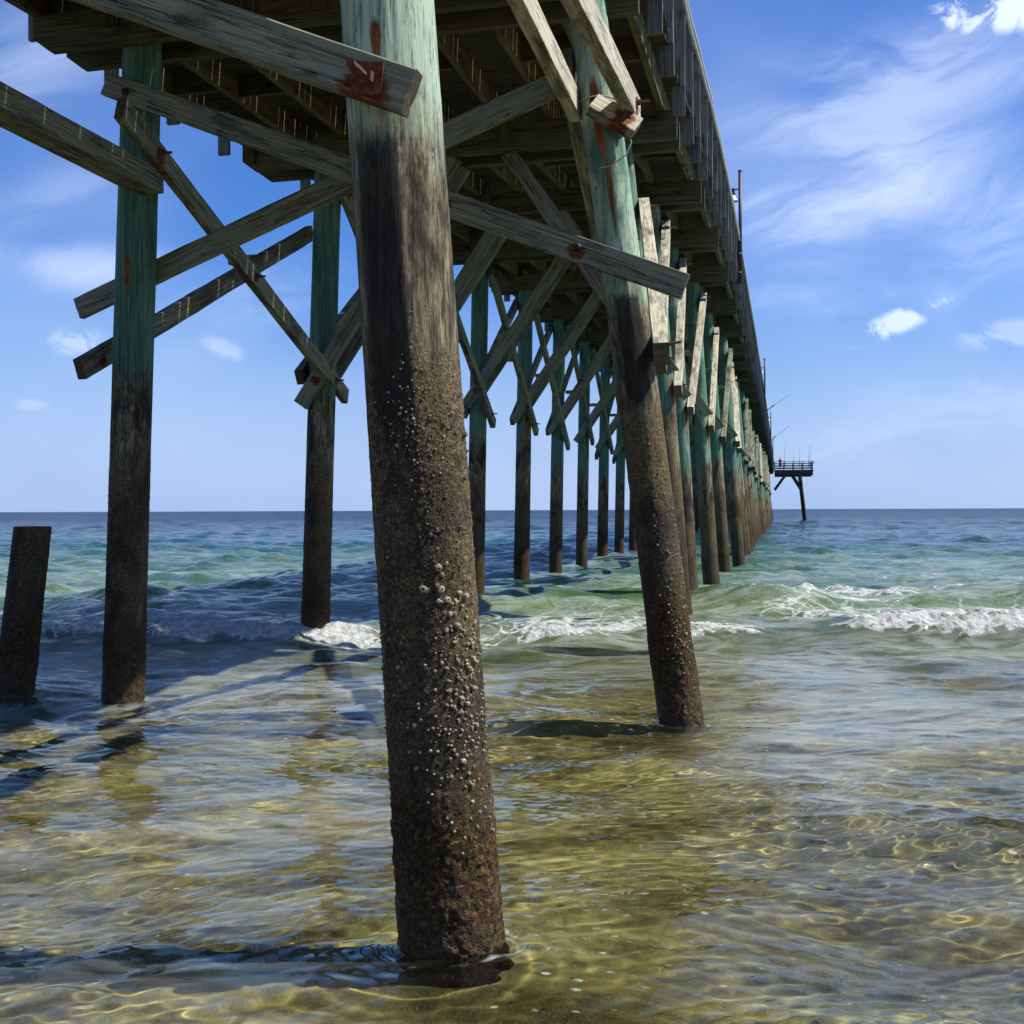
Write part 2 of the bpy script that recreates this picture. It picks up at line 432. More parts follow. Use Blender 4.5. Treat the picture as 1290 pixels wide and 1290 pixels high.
def sea(l, W):
    """height of the water and how much foam lies on it; l = sideways, W = offshore distance (metres)"""
    z = np.zeros_like(W)
    wl = l + .35 * (fbm(l * .5, W * .5, 3.0, 2) - .5); wW = W + .5 * (fbm(l * .4 + 7, W * .4, 1.0, 2) - .5)
    patch = .45 + 1.35 * sstep(.25, .8, fbm(l * .55 + 2, W * .5 + 5, 0, 3))
    for L, A, ca, sa, ph in RIP:
        keep = sstep(.007, .016, L / np.maximum(W, 2) )  if L < 1.2 else 1.0
        z += A * keep * patch * np.sin(2 * math.pi / L * (wl * ca + wW * sa) + ph)
    grow = .10 + .9 * sstep(10, 30, W)
    s = np.zeros_like(W)
    for L, A, ca, sa, ph in SEA:
        keep = sstep(.02, .05, L / np.maximum(W, 2)) * (sstep(1.2, 2.0, W / L) if True else 1)
        s += A * keep * np.sin(2 * math.pi / L * (l * ca + W * sa) + ph)
    s = s + np.maximum(s, 0) ** 2 / .12           # peaked crests
    z += s * grow
    c = np.zeros_like(W)
    stp = np.where(W < 24, .0026, np.where(W < 60, .0032, .009)) * W
    for L, A, ca, sa, ph in CHOP:
        c += A * sstep(3.0, 6.0, L / np.maximum(stp, .01)) * np.sin(2 * math.pi / L * (wl * ca + wW * sa) + ph)
    gust = .35 + 1.2 * fbm(l * .18 + 31, W * .12, 0, 3)
    z += (c + .6 * np.maximum(c, 0) ** 2 / .05) * sstep(11.5, 17, W) * gust * .62
    # first breaker
    d = W - crest1(l)
    a1 = .10 + .16 * sstep(3.2, 5.0, l) + .07 * np.exp(-((l - .3) / .8) ** 2) + .15 * sstep(-1.2, -2.6, l) + .12 * np.exp(-((l - 2.6) / 1.0) ** 2)
    a1 = a1 * (.7 + .6 * vnoise(l * .8, 1.5, 0))
    prof = np.where(d < 0, np.exp(-(d / .42) ** 2), np.exp(-(d / 1.7) ** 2))
    z += a1 * prof
    z -= .05 * np.exp(-((d + 1.1) / .7) ** 2)
    # second breaker
    d2 = W - crest2(l)
    a2 = .13 + .26 * np.exp(-((l - 4.2) / 1.0) ** 2) + .10 * sstep(5, 9, l) + .05 * sstep(-3, -8, l)
    z += a2 * np.where(d2 < 0, np.exp(-(d2 / .55) ** 2), np.exp(-(d2 / 2.0) ** 2))
    # foam
    br = np.maximum.reduce([sstep(3.7, 4.6, l), (.55 + .5 * vnoise(l * 2.2, 8.8, 0)) * np.exp(-((l - .4) / .9) ** 4), sstep(-1.2, -1.9, l), .75 * np.exp(-((l - 2.4) / .9) ** 2)])
    lip = sstep(-.46, -.20, d + .12 * (vnoise(l * 6, 3.3, 0) - .5)) * sstep(.62, .05, d)
    f = br * lip * (.72 + .5 * fbm(l * 5, W * 4, 8, 3))
    sp2 = np.exp(-((l - 4.3) / .75) ** 2)
    jag = np.maximum(0, fbm(l * 3.1, 2.0, 5.0, 3) - .42)
    f = np.maximum(f, (.62 + 1.2 * jag) * sp2 * sstep(-.40, -.12, d2) * sstep(.40, .02, d2))
    f = np.maximum(f, .70 * np.exp(-((l - 5.4) / 1.5) ** 2) * sstep(-.2, 0, d2) * sstep(.35, .05, d2))
    z += .55 * jag * sp2 * np.exp(-(d2 / .22) ** 2)
    t2 = sstep(.2, .9, d2) * sstep(5.5, 1.5, d2) * sstep(3.6, 5.6, l)
    f = np.maximum(f, .64 * t2)
    trail = sstep(0, .8, d) * sstep(6.5, 2.5, d)
    tb = np.maximum.reduce([.98 * sstep(2.6, 4.6, l), .92 * np.exp(-((l - .9) / 1.8) ** 2), .74 * sstep(-1.8, -3.4, l)])
    f = np.maximum(f, .66 * trail * tb)
    cap = sstep(.62, .85, fbm(l * .22 + 50, W * .10, 0, 3)) * sstep(22, 30, W) * sstep(150, 60, W) * sstep(.06, .14, s)
    f = np.maximum(f, .65 * cap)
    rough = sstep(.5, .9, f)
    z += rough * (.13 * (fbm(l * 5, W * 4, 2.0, 2) - .42) + .05 * (fbm(l * 17, W * 12, 6.0, 2) - .45))
    for pl, pw, rr, hgt, sg in PILE_AT:
        r = np.hypot(l - pl, W - pw)
        if hgt is not None:
            z += hgt * np.exp(-(r / sg) ** 2)
        ang = np.arctan2(W - pw, l - pl)
        e = np.exp(-np.maximum(r - rr, 0) / .16)
        z += 0.005 * np.cos((r - rr) * 58 + 2 * vnoise(ang * 1.5, pl, 0)) * e * sstep(6, 3, W / 3)
        ringf = np.exp(-((r - rr - .03 - .05 * vnoise(ang * 2.2 + pl, 1, 0)) / .035) ** 2) * (.10 + .55 * vnoise(ang * 3.1, pl * 3, 2))
        lee = np.exp(-((l - pl + .25) / .35) ** 2 - ((W - pw + .18) / .16) ** 2) * .40 * fbm(l * 9, W * 9, 3, 2)
        f = np.maximum(f, np.maximum(ringf, lee))
    calm = sstep(900, 200, W)
    return z * calm, np.clip(f, 0, 1.2)

# piles standing in the shallows: (sideways, offshore, radius, level correction, reach)
PILE_AT = []
_want = [(-.222, 4.18, .19, .075, 1.5), (1.32, 8.98, .175, -.02, 1.6), (-3.536, 10.37, .185, -.075, 1.2), (-4.485, 10.27, .17, -.02, .8), (-2.47, 14.25, .18, None, 1)]
_lv = []
for pl, pw, rr, want, sg in _want:
    if want is None: _lv.append(None); continue
    gl, gw = np.meshgrid(np.linspace(pl - .5, pl + .5, 9), np.linspace(pw - .6, pw + .2, 9))
    _lv.append(want - float(sea(gl, gw)[0].mean()))
PILE_AT = [(pl, pw, rr, h, sg) for (pl, pw, rr, w_, sg), h in zip(_want, _lv)]
print('level', _lv)

def make_water():
    W = [2.3]
    while W[-1] < 9000:
        w = W[-1]
        k = .0026 if w < 24 else (.0032 if w < 60 else (.009 if w < 250 else .06))
        W.append(w * (1 + k))
    W = np.array([-9.0, -4.0, 0.0, 1.6] + W)
    U = np.concatenate([-np.geomspace(.66, 4.0, 26)[::-1], np.linspace(-.64, .64, 780), np.geomspace(.66, 4.0, 26)])
    Ug, Wg = np.meshgrid(U, W)
    l = Ug * np.maximum(Wg, 2.3)
    z, f = sea(l, Wg)
    z[:4] = 0
    ny, nx = Wg.shape
    i = np.arange(nx * ny).reshape(ny, nx)
    q = np.stack([i[:-1, :-1], i[:-1, 1:], i[1:, 1:], i[1:, :-1]], -1).reshape(-1, 4)
    co = np.stack([l, Wg, z], -1).reshape(-1, 3)
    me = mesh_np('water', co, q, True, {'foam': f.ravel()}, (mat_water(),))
    o = link(bpy.data.objects.new('water', me)); o.rotation_euler.z = TH
    tag(o, kind='structure')
    o.cycles.is_caustics_caster = True
    return o

def mat_water():
    t = NT('sea_water')
    p = t.obj(); x, y, z = t.xyz(p)
    # small wind ripples farther out, where the mesh no longer carries them
    far1 = t.noise(t.mapv(p, (2.0, 4.2, 1)), 1.0, 5, .62, .4)
    far2 = t.noise(t.mapv(p, (.25, .7, 1)), 1.0, 5, .62, .3)
    k1 = t.mr(y, 9, 24); k2 = t.mr(y, 40, 120)
    nrm = t.bump(far1, t.math('MULTIPLY', k1, 1.0), .20)
    nrm = t.bump(far2, t.math('MULTIPLY', k2, 1.0), 1.3, nrm)
    glass = t.n('ShaderNodeBsdfGlass'); glass.inputs['IOR'].default_value = 1.333
    t.set(glass.inputs['Color'], (.92, .97, .88)); glass.inputs['Roughness'].default_value = 0.0
    t.set(glass.inputs['Normal'], nrm)
    deep = t.ramp(t.mr(y, 0, 260, 0, 1, False), [(.035, (.085, .090, .024)), (.065, (.062, .105, .028)), (.11, (.034, .100, .056)), (.2, (.012, .062, .060)), (.42, (.004, .024, .044)), (1, (.0015, .010, .032))])
    pat = t.noise(t.mapv(p, (.05, .16, 1)), 1.0, 4, .6)
    deep = t.mix(t.mr(pat, .48, .66, 0, .55), deep, t.mix(1.0, deep, (2.6, 2.0, 1.7), 'MULTIPLY'))
    body = t.princ(deep, t.mr(y, 40, 260, .04, .26), nrm, spec=t.mr(y, 120, 700, .5, .22)); body.inputs['IOR'].default_value = 1.333
    turb = t.mr(y, 7.5, 19, 0, .97)
    m1 = t.n('ShaderNodeMixShader'); t.set(m1.inputs[0], turb)
    t.t.links.new(glass.outputs[0], m1.inputs[1]); t.t.links.new(body.outputs[0], m1.inputs[2])
    # painted sky reflection: pale diffuse sheets laid over the shallows
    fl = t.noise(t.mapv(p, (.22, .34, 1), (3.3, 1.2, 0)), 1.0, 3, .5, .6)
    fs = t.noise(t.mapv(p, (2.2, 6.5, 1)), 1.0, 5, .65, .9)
    sky_sheen = t.math('MULTIPLY', t.mr(fl, .36, .56), t.mr(fs, .34, .64, .10, 1))
    away = t.math('ABSOLUTE', t.math('SUBTRACT', x, t.math('MULTIPLY', y, .08)))     # painted sheen left out where the pier is mirrored
    sky_sheen = t.math('MULTIPLY', sky_sheen, t.math('MAXIMUM', t.mr(y, 9, 14), t.mr(away, .35, 1.5)))
    sky_sheen = t.math('MULTIPLY', t.math('MULTIPLY', sky_sheen, t.mr(y, 3.2, 6.5, .25, 1)), t.mr(y, 60, 20, 0, .27))
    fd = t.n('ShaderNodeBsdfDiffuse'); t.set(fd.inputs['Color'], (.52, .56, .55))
    mf = t.n('ShaderNodeMixShader'); t.set(mf.inputs[0], sky_sheen)
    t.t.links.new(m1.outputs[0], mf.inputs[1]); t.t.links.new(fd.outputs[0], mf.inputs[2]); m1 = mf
    # foam: webs and froth
    fa = t.attr('foam')
    wn = t.n('ShaderNodeTexNoise'); t.set(wn.inputs['Vector'], p); wn.inputs['Scale'].default_value = 1.6; wn.inputs['Detail'].default_value = 3
    pw = t.vm('ADD', p, t.vm('MULTIPLY', t.vm('SUBTRACT', wn.outputs['Color'], (.5, .5, .5)), (.9, .9, 0)))
    web = t.voro(t.mapv(pw, (1.5, 2.4, 0)), 1.0, 'DISTANCE_TO_EDGE')
    web2 = t.voro(t.mapv(pw, (5, 7, 0)), 1.0, 'DISTANCE_TO_EDGE')
    fn = t.noise(p, 9, 5, .7)
    webm = t.math('MAXIMUM', t.mr(web, .16, .02), t.math('MULTIPLY', t.mr(web2, .12, .02), .8))
    q = t.math('ADD', fa, t.math('MULTIPLY', t.math('SUBTRACT', t.math('ADD', t.math('MULTIPLY', webm, .55), t.math('MULTIPLY', fn, .75)), .62), .9))
    fm = t.math('MULTIPLY', t.mr(q, .50, .86), t.mr(fa, .03, .15))
    # scattered bubbles drifting on the shallows
    bub = t.voro(t.mapv(p, (9, 14, 0)), 1.0)
    bcol = t.n('ShaderNodeTexVoronoi'); t.set(bcol.inputs['Vector'], t.mapv(p, (9, 14, 0))); bcol.inputs['Scale'].default_value = 1
    pick = t.math('GREATER_THAN', t.xyz(bcol.outputs['Color'])[0], .82)
    area = t.mr(t.noise(t.mapv(p, (.45, .8, 1)), 1.0, 4), .44, .60)
    bm = t.math('MULTIPLY', t.math('MULTIPLY', t.mr(bub, .20, .09), pick), t.math('MULTIPLY', area, t.mr(y, 13, 9)))
    fm = t.math('MAXIMUM', fm, t.math('MULTIPLY', bm, .8))
    froth = t.n('ShaderNodeBsdfDiffuse'); t.set(froth.inputs['Color'], t.ramp(t.noise(p, 13, 6, .72), [(.36, (.26, .31, .27)), (.52, (.58, .61, .60)), (.68, (.80, .81, .80))]))
    t.set(froth.inputs['Normal'], t.bump(t.noise(p, 16, 5, .75), 1.0, .07))
    m2 = t.n('ShaderNodeMixShader'); t.set(m2.inputs[0], fm)
    t.t.links.new(m1.outputs[0], m2.inputs[1]); t.t.links.new(froth.outputs[0], m2.inputs[2])
    return t.done(m2)

def make_bed():
    W = np.concatenate([np.linspace(-30, 0, 8), np.linspace(.5, 24, 240), np.geomspace(25, 9500, 60)])
    U = np.concatenate([-np.geomspace(1.02, 300, 40)[::-1], np.linspace(-1, 1, 180), np.geomspace(1.02, 300, 40)])
    l, Wg = np.meshgrid(U * 12, W)
    l = l * np.maximum(1, Wg / 60)
    z = -.10 - .036 * (Wg - 2) - .0006 * np.maximum(Wg - 20, 0) ** 1.3
    z = np.where(Wg < 2, -.10 + .05 * (2 - Wg), z)
    z = np.maximum(z, -9)
    near = sstep(26, 18, Wg)
    z += near * (.045 * (fbm(l * .8, Wg * .8, 4, 3) - .5) + .016 * (fbm(l * 2.4, Wg * 3.5, 1, 3) - .5))
    ny, nx = Wg.shape; i = np.arange(nx * ny).reshape(ny, nx)
    q = np.stack([i[:-1, :-1], i[:-1, 1:], i[1:, 1:], i[1:, :-1]], -1).reshape(-1, 4)
    t = NT('wet_sand'); p = t.obj()
    n1 = t.noise(t.mapv(p, (1.0, 1.5, 1)), 1.0, 6, .65, .8)
    n2 = t.noise(p, 7, 6, .7, .4); n3 = t.noise(p, 160, 3, .7)
    c = t.ramp(n1, [(.38, (.055, .044, .015)), (.5, (.195, .158, .064)), (.62, (.36, .30, .14))])
    c = t.mix(t.mr(n2, .5, .68, 0, .75), c, (.075, .055, .024))
    c = t.mix(t.mr(n3, .45, .7, 0, .4), c, (.30, .25, .12))
    vs = t.n('ShaderNodeTexVoronoi'); t.set(vs.inputs['Vector'], t.mapv(p, (15, 21, 15))); vs.inputs['Scale'].default_value = 1
    sc_ = t.xyz(vs.outputs['Color'])
    shell = t.math('MULTIPLY', t.mr(vs.outputs['Distance'], .26, .18), t.math('GREATER_THAN', sc_[0], .90))
    c = t.mix(shell, c, t.mix(sc_[1], (.05, .035, .02), (.62, .56, .42)))
    rp = t.noise(t.mapv(p, (1.3, 8.5, 1)), 1.0, 3, .5, .9)
    n2 = t.math('ADD', n2, t.math('MULTIPLY', rp, 1.6))
    me = mesh_np('seabed', np.stack([l, Wg, z], -1).reshape(-1, 3), q, True, None, (t.done(t.princ(c, .9, t.bump(n2, .8, .03), spec=.1)),))
    o = link(bpy.data.objects.new('seabed', me)); o.rotation_euler.z = TH; tag(o, kind='structure')
    o.cycles.is_caustics_receiver = True
    return o
make_water(); make_bed()

# ------------------------------------------------------------------ the pier
PIER = empty('fishing_pier', (-3.7, 4.0, 0))
tag(PIER, 'long weathered timber fishing pier on green piles running out to sea', 'pier')
PINV = Matrix.Translation((3.7, -4.0, 0))
def onto(o, root=None):
    o.parent = PIER
    o.matrix_parent_inverse = PINV
    return o

NB = 39
def bentY(n): return 4.02 if n < 0 else 9.3 + 4.02 * n
_cap = {-2: 5.3, -1: 5.52, 0: 5.78, 1: 5.86, 2: 6.2, 3: 6.46, 4: 6.6}
def capZ(n): return _cap.get(n, 6.6)               # underside of the bent cap
CAP_H = .33
_by = [-1.3, 4.02] + [bentY(n) for n in range(NB + 1)]
_bz = [5.3, 5.52] + [capZ(n) for n in range(NB + 1)]
def lineZ(Y): return float(np.interp(Y, _by, _bz)) + CAP_H      # top of caps, underside of joists
def sh(Y): return .40 * (1 - math.exp(-max(0, Y - 12) / 45))    # the pier bends a little to the right

def leftX(n, z):
    if n < 0: return -5.75 + .03 * z
    if n == 0: return -5.80 + .038 * z
    if n == 1: return -5.64 + .035 * z
    return -5.75 + .02 * z + .4 * sh(bentY(n))
_R = {-1: (-1.165, .068), 0: (-.755, .128), 1: (-1.20, .105), 2: (-1.45, .072), 3: (-1.62, .052), 4: (-1.44, .06), 5: (-1.36, .062)}
def rightX(n, z):
    if n in _R: b, k = _R[n]
    else: b, k = -1.36 + sh(bentY(n)) + .10 * math.sin(n * 12.9), .075 + .022 * math.sin(n * 7.3)
    return b - k * z
def pileY(side, n):
    return 9.05 if (side == 'R' and n == 0) else bentY(n)

def pile_mesh(axis, z0, z1, r0, r1, seg, rings, seed, detail, rust=(), stain=()):
    zs = np.linspace(z0, z1, rings); th = np.linspace(0, 2 * math.pi, seg, endpoint=False)
    T, Z = np.meshgrid(th, zs)
    base_r = r0 + (r1 - r0) * np.clip((Z - 0) / max(z1, .1), 0, 1)
    cx, cy = np.cos(T), np.sin(T)
    R = base_r * (1 + .035 * (fbm(cx * .9 + seed, cy * .9, Z * .45, 2) - .5))
    if detail:
        k = seed * 3.7
        weed = sstep(.75, .45, Z + .35 * (vnoise(cx * 2 + k, cy * 2, Z * 3) - .5))
        crust = sstep(2.3, 1.9, Z + .5 * (vnoise(cx * 2, cy * 2 + k, Z * 2) - .5)) * (1 - weed)
        wood = 1 - np.maximum(weed, crust)
        s = base_r * 1.0
        R += weed * (.020 * (fbm(cx * s * 22 + k, cy * s * 22, Z * 16, 3) - .4) + .014 * (fbm(cx * s * 75, cy * s * 75 + k, Z * 60, 2) - .5) + .004)
        R += crust * (.009 * (fbm(cx * s * 34 + k, cy * s * 34, Z * 30, 4) - .45) + .006 * (vnoise(cx * s * 190, cy * s * 190 + k, Z * 190) - .5))
        R += wood * (.007 * (fbm(cx * s * 45 + k, cy * s * 45, Z * 2.2, 3) - .5))
    ax = np.vectorize(axis)(Z[:, 0])[:, None]
    co = np.stack([ax + R * cx, R * sin_(cy), Z], -1)
    i = np.arange(seg * rings).reshape(rings, seg)
    j = np.roll(i, -1, 1)
    q = np.stack([i[:-1], j[:-1], j[1:], i[1:]], -1).reshape(-1, 4)
    pts = co.reshape(-1, 3)
    top = len(pts); pts = np.concatenate([pts, [[float(ax[-1, 0]), 0, z1 + .004]]])
    tr = np.stack([i[-1], j[-1], np.full(seg, top)], -1)
    ru = np.zeros(T.shape); st = np.zeros(T.shape)
    for (a, zb, wdt, dn, upn) in rust:              # angle, bolt height, half-width rad, run down, run up
        da = np.abs((T - a + math.pi) % (2 * math.pi) - math.pi) / wdt
        dz = np.where(Z < zb, (zb - Z) / dn, (Z - zb) / upn)
        ru = np.maximum(ru, np.clip(1 - np.sqrt(da ** 2 * (.6 + .6 * dz) + dz ** 2), 0, 1))
    for (a, zb, wdt, dn, upn) in stain:
        da = np.abs((T - a + math.pi) % (2 * math.pi) - math.pi) / wdt
        dz = np.where(Z < zb, (zb - Z) / dn, (Z - zb) / upn)
        st = np.maximum(st, np.clip(1.3 - np.maximum(da ** 2, dz ** 2), 0, 1))
    at = {'rust': np.append(ru.ravel(), 0), 'stain': np.append(st.ravel(), 0)}
    return mesh_np('pile', pts, q, True, at, (M['pile'],), tr), (R, zs, th, ax)
def sin_(a): return a

def barnacles(surf, count, seed, zlo, zhi, parent, big=()):
    R, zs, th, ax = surf
    g = np.random.default_rng(seed)
    V, Q, Tn = [], [], []
    n = 7
    ang = np.linspace(0, 2 * math.pi, n, endpoint=False)
    def add(a, z, r, tone):
        iz = int(np.clip(np.searchsorted(zs, z), 0, len(zs) - 1)); ia = int(a / (2 * math.pi) * len(th)) % len(th)
        rr = R[iz, ia]; c = np.array([ax[iz, 0] + rr * math.cos(a), rr * math.sin(a), z])
        nrm = np.array([math.cos(a), math.sin(a), g.uniform(-.25, .25)]); nrm /= np.linalg.norm(nrm)
        u = np.array([-math.sin(a), math.cos(a), 0]); v = np.cross(nrm, u)
        h = r * g.uniform(.8, 1.4); b = sum(len(x) for x in V)
        jit = g.uniform(.8, 1.2, n)
        for rad, up in ((1.0, -.3), (.64, .92), (.30, 1.0), (.18, .62)):
            V.append(c + nrm * (h * up) + (np.cos(ang) * jit)[:, None] * (u * r * rad) + (np.sin(ang) * jit)[:, None] * (v * r * rad))
            Tn.extend([tone * (1.0 if up > .9 else .75) if up > .5 else tone * .25] * n)
        for ring in range(3):
            for k in range(n):
                k2 = (k + 1) % n
                Q.append([b + ring*n + k, b + ring*n + k2, b + (ring+1)*n + k2, b + (ring+1)*n + k])
    m = 0
    while m < count:
        a, z = g.uniform(0, 2 * math.pi), g.uniform(zlo, zhi)
        d = float(vnoise(math.cos(a) * 2.2 + seed, math.sin(a) * 2.2, z * 2.6))
        edge = min(1, (z - zlo) / .25, (zhi - z) / .2)
        if g.random() > sstep(.42, .70, d) * edge: continue
        r = .0023 * math.exp(g.normal(0, .5))
        add(a, z, r, float(np.clip(g.normal(.16 + .34 * math.exp(-((z - 1.0) / .38) ** 2), .22), .03, 1)))
        m += 1
    for (a0, z0, sa, sz, k, rb) in big:
        for _ in range(k):
            add(g.normal(a0, sa) % (2 * math.pi), g.normal(z0, sz), rb * math.exp(g.normal(0, .28)), float(np.clip(g.normal(.8, .2), .2, 1)))
    o = bpy.data.objects.new('barnacles', mesh_np('barnacles', np.concatenate(V), Q, False, {'tone': Tn}, (M['barnacle'],)))
    link(o, parent); tag(o, kind='stuff')
    return o

def add_pile(side, n, seg=22, rings=26, detail=False, barn=0, big=(), rust=(), stain=(), zoff=0, r0=.178, r1=.160, label=None):
    Y = pileY(side, n); X = (leftX if side == 'L' else rightX)
    x0 = X(n, 0)
    me, surf = pile_mesh(lambda z: X(n, z) - x0, -1.2 if n < 8 else -3.0, capZ(n) + CAP_H - .02, r0 + .006 * rnd.uniform(-1, 1), r1 + .006 * rnd.uniform(-1, 1), seg, rings, n * 2.3 + (0 if side == 'L' else 51), detail, rust, stain)
    o = bpy.data.objects.new('pile', me); o.location = (x0, Y, 0); link(o); onto(o)
    o['zoff'] = float(zoff); o['bleach'] = 1.1 if n == -1 else (.5 if n == 0 and side == 'R' else (-.2 if side == 'R' else -.9))  # paler on sunlit piles, duller on shaded ones: light put into the colour
    if label: o['label'] = label
    if barn: barnacles(surf, barn, 10 + n + (60 if side == 'R' else 0), .35, 2.15, o, big)
    return o

# directions on the piles' round: camera side is about -80 deg (from +X), lit side 0
A0 = 2 * math.pi
pileA = add_pile('R', -1, 200, 1000, True, 2800,
    big=[(A0 - .95, 1.38, .22, .10, 16, .0105), (A0 - .55, 1.12, .28, .16, 70, .0062), (A0 - 1.0, .82, .4, .14, 90, .0056), (A0 - .5, .98, .3, .22, 120, .005), (A0 - 1.3, 1.95, .28, .12, 90, .0042)],
    rust=[(A0 - 1.55, 3.34, .22, .30, .16)], stain=[(A0 - 1.75, 2.72, .55, .95, .30)], zoff=-.05, r0=.188, r1=.168,
    label='nearest pile, thick and leaning, crusted with barnacles, pale green at its head')
pileB = add_pile('R', 0, 110, 620, True, 1500, big=[(A0 - .9, 1.0, .5, .4, 120, .007)],
    rust=[(A0 - 1.65, 4.86, .55, 1.0, .4), (A0 - 1.5, 4.2, .25, .8, .4), (A0 - 1.3, 3.55, .3, .3, .12)], stain=[(A0 - 1.4, 3.1, .7, .7, .25)], zoff=-.35, r0=.172, r1=.158,
    label='second pile on the seaward right, leaning, streaked with rust under its bolts')
pileC = add_pile('L', 0, 80, 420, True, 900, rust=[(A0 - 1.45, 3.85, .35, .5, .15)], zoff=.1, r0=.182, r1=.172)
pileD = add_pile('L', 1, 64, 300, True, 500, rust=[(A0 - 1.2, 3.3, .6, .5, .2)], zoff=-.1, r0=.18, r1=.165)
add_pile('L', -1, 32, 60)
for n in range(1, NB + 1):
    near = n <= 4
    add_pile('R', n, 40 if near else 18, 120 if near else 22, near, zoff=rnd.uniform(-.3, .75), rust=[(A0 - .5, 3.5, .5, 1.2, .3)] if rnd.random() < .4 else ())
    if n > 1:
        add_pile('L', n, 32 if near else 18, 80 if near else 22, near, zoff=rnd.uniform(-.3, .3), rust=[(A0 - .8, 3.7, .7, 1.4, .4)] if rnd.random() < .5 else ())

# ---- planks
def plank_mesh(L, w, t, seed, fine, bolts):
    nx = max(2, int(L / .05)) if fine else 3
    xs = np.linspace(-L / 2, L / 2, nx + 1)
    ch = .006
    ny = 5 if fine else 1
    ring = []
    for k in range(ny + 1): ring.append((-w/2 + ch + (w - 2*ch) * k / ny, -t/2))
    for k in range(2): ring.append((w/2, -t/2 + ch + (t - 2*ch) * k))
    for k in range(ny + 1): ring.append((w/2 - ch - (w - 2*ch) * k / ny, t/2))
    for k in range(2): ring.append((-w/2, t/2 - ch - (t - 2*ch) * k))
    ring = np.array(ring); m = len(ring)
    X = np.repeat(xs, m).reshape(-1, m); Yr = np.tile(ring[:, 0], (len(xs), 1)); Zr = np.tile(ring[:, 1], (len(xs), 1))
    if fine:
        Yr = Yr + np.sign(Yr) * .011 * (fbm(X * 3 + seed, np.sign(Yr) * 3, seed, 3) - .5) + .016 * (vnoise(X * .8, seed, 1) - .5)
        Zr = Zr + .004 * (vnoise(X * 1.1, seed, np.sign(Zr) * 2) - .5)
        X = X + np.where(np.abs(X) > L / 2 - 1e-4, .01 * (vnoise(Yr * 30, Zr * 30, seed) - .5), 0)
    co = np.stack([X, Yr, Zr], -1).reshape(-1, 3)
    i = np.arange(len(xs) * m).reshape(len(xs), m); j = np.roll(i, -1, 1)
    q = np.stack([i[:-1], j[:-1], j[1:], i[1:]], -1).reshape(-1, 4)
    nb = len(co); e0 = nb + np.arange(m); e1 = nb + m + np.arange(m); c0, c1 = nb + 2 * m, nb + 2 * m + 1
    co = np.concatenate([co, co[i[0]], co[i[-1]], [[-L/2, 0, 0], [L/2, 0, 0]]])
    tr = np.concatenate([np.stack([np.roll(e0, -1), e0, np.full(m, c0)], -1), np.stack([e1, np.roll(e1, -1), np.full(m, c1)], -1)])
    en = np.zeros(len(co)); en[nb:] = 1
    ru = np.zeros(len(co))
    for bx, by, s in bolts:
        d = np.sqrt(((co[:, 0] - bx) / (s * 1.25)) ** 2 + ((co[:, 1] - by - .35 * s * DOWN[0]) / s) ** 2)
        ru = np.maximum(ru, np.clip(1.15 - d, 0, 1))
    return mesh_np('plank', co, q[:, ::-1], False, {'rust': ru, 'end': en}, (M['plank'],), tr[:, ::-1])
DOWN = [0]

def bolt_mesh():
    b = MB()
    b.box((0, 0, .004), (.085, .085, .008), Matrix.Rotation(.3, 3, 'Z'))
    b.tube([(0, 0, .006), (0, 0, .030)], .024, 6)
    b.tube([(0, 0, .02), (0.002, 0.002, .10)], .0115, 8)
    return b.mesh('bolt', M['rust'])
BOLT = bolt_mesh()
def dome_bolt_mesh():
    b = MB(); pts = []
    b.tube([(0, 0, 0), (0, 0, .012), (0, 0, .026), (0, 0, .034)], .036, 12, .014)
    b.tube([(0, 0, .03), (0, 0, .052)], .016, 6)
    return b.mesh('bolt', M['iron'])
DOME = dome_bolt_mesh()

SEEN = {'n': 0}
def plank(name, a, b, w, t, n, bolts=(), fine=True, mat=None, label=None, dome=False):
    """bolts: (distance from a in metres, across offset, side +1/-1, rust size)"""
    a, b = Vector(a), Vector(b); L = (b - a).length
    R = frame(b - a, n)
    DOWN[0] = -1 if R.col[1].z > 0 else 1
    SEEN['n'] += 1
    o = bpy.data.objects.new(name, plank_mesh(L, w, t, SEEN['n'] * 1.37, fine, [(d - L / 2, y, s) for d, y, sd, s in bolts]))
    if mat: o.data.materials[0] = mat
    o.matrix_basis = Matrix.Translation((a + b) / 2) @ R.to_4x4()
    link(o); onto(o)
    for d, y, sd, s in bolts:
        k = bpy.data.objects.new('bolt', DOME if dome else BOLT); k.parent = o
        k.location = (d - L / 2, y, sd * (t / 2 - .001))
        if s > .125: k.scale = (1.35, 1.35, 1.6)
        if sd < 0: k.rotation_euler.x = math.pi
        COL.objects.link(k)
    if label: o['label'] = label
    return o

# bent -1: brace bolted to the front of the nearest pile
plank('cross_brace', (-1.24, 3.80, 3.10), (-5.95, 3.80, 5.06), .155, .075, (0, -1, 0), [(.155, .01, 1, .13), (4.3, 0, 1, .08)], label='thick grey brace bolted to the nearest pile with a big rusty bolt')
# bent 0: full X of two cross braces
plank('cross_brace', (-5.80, 9.075, 5.435), (-.69, 8.83, 3.355), .20, .07, (0, -1, 0), [(.24, 0, 1, .06), (4.62, .01, 1, .10), (3.45, 0, 1, .07)], dome=True)
plank('cross_brace', (-6.39, 9.53, 3.55), (-1.5, 9.27, 5.27), .20, .07, (0, -1, 0), [(.5, 0, -1, .07)])
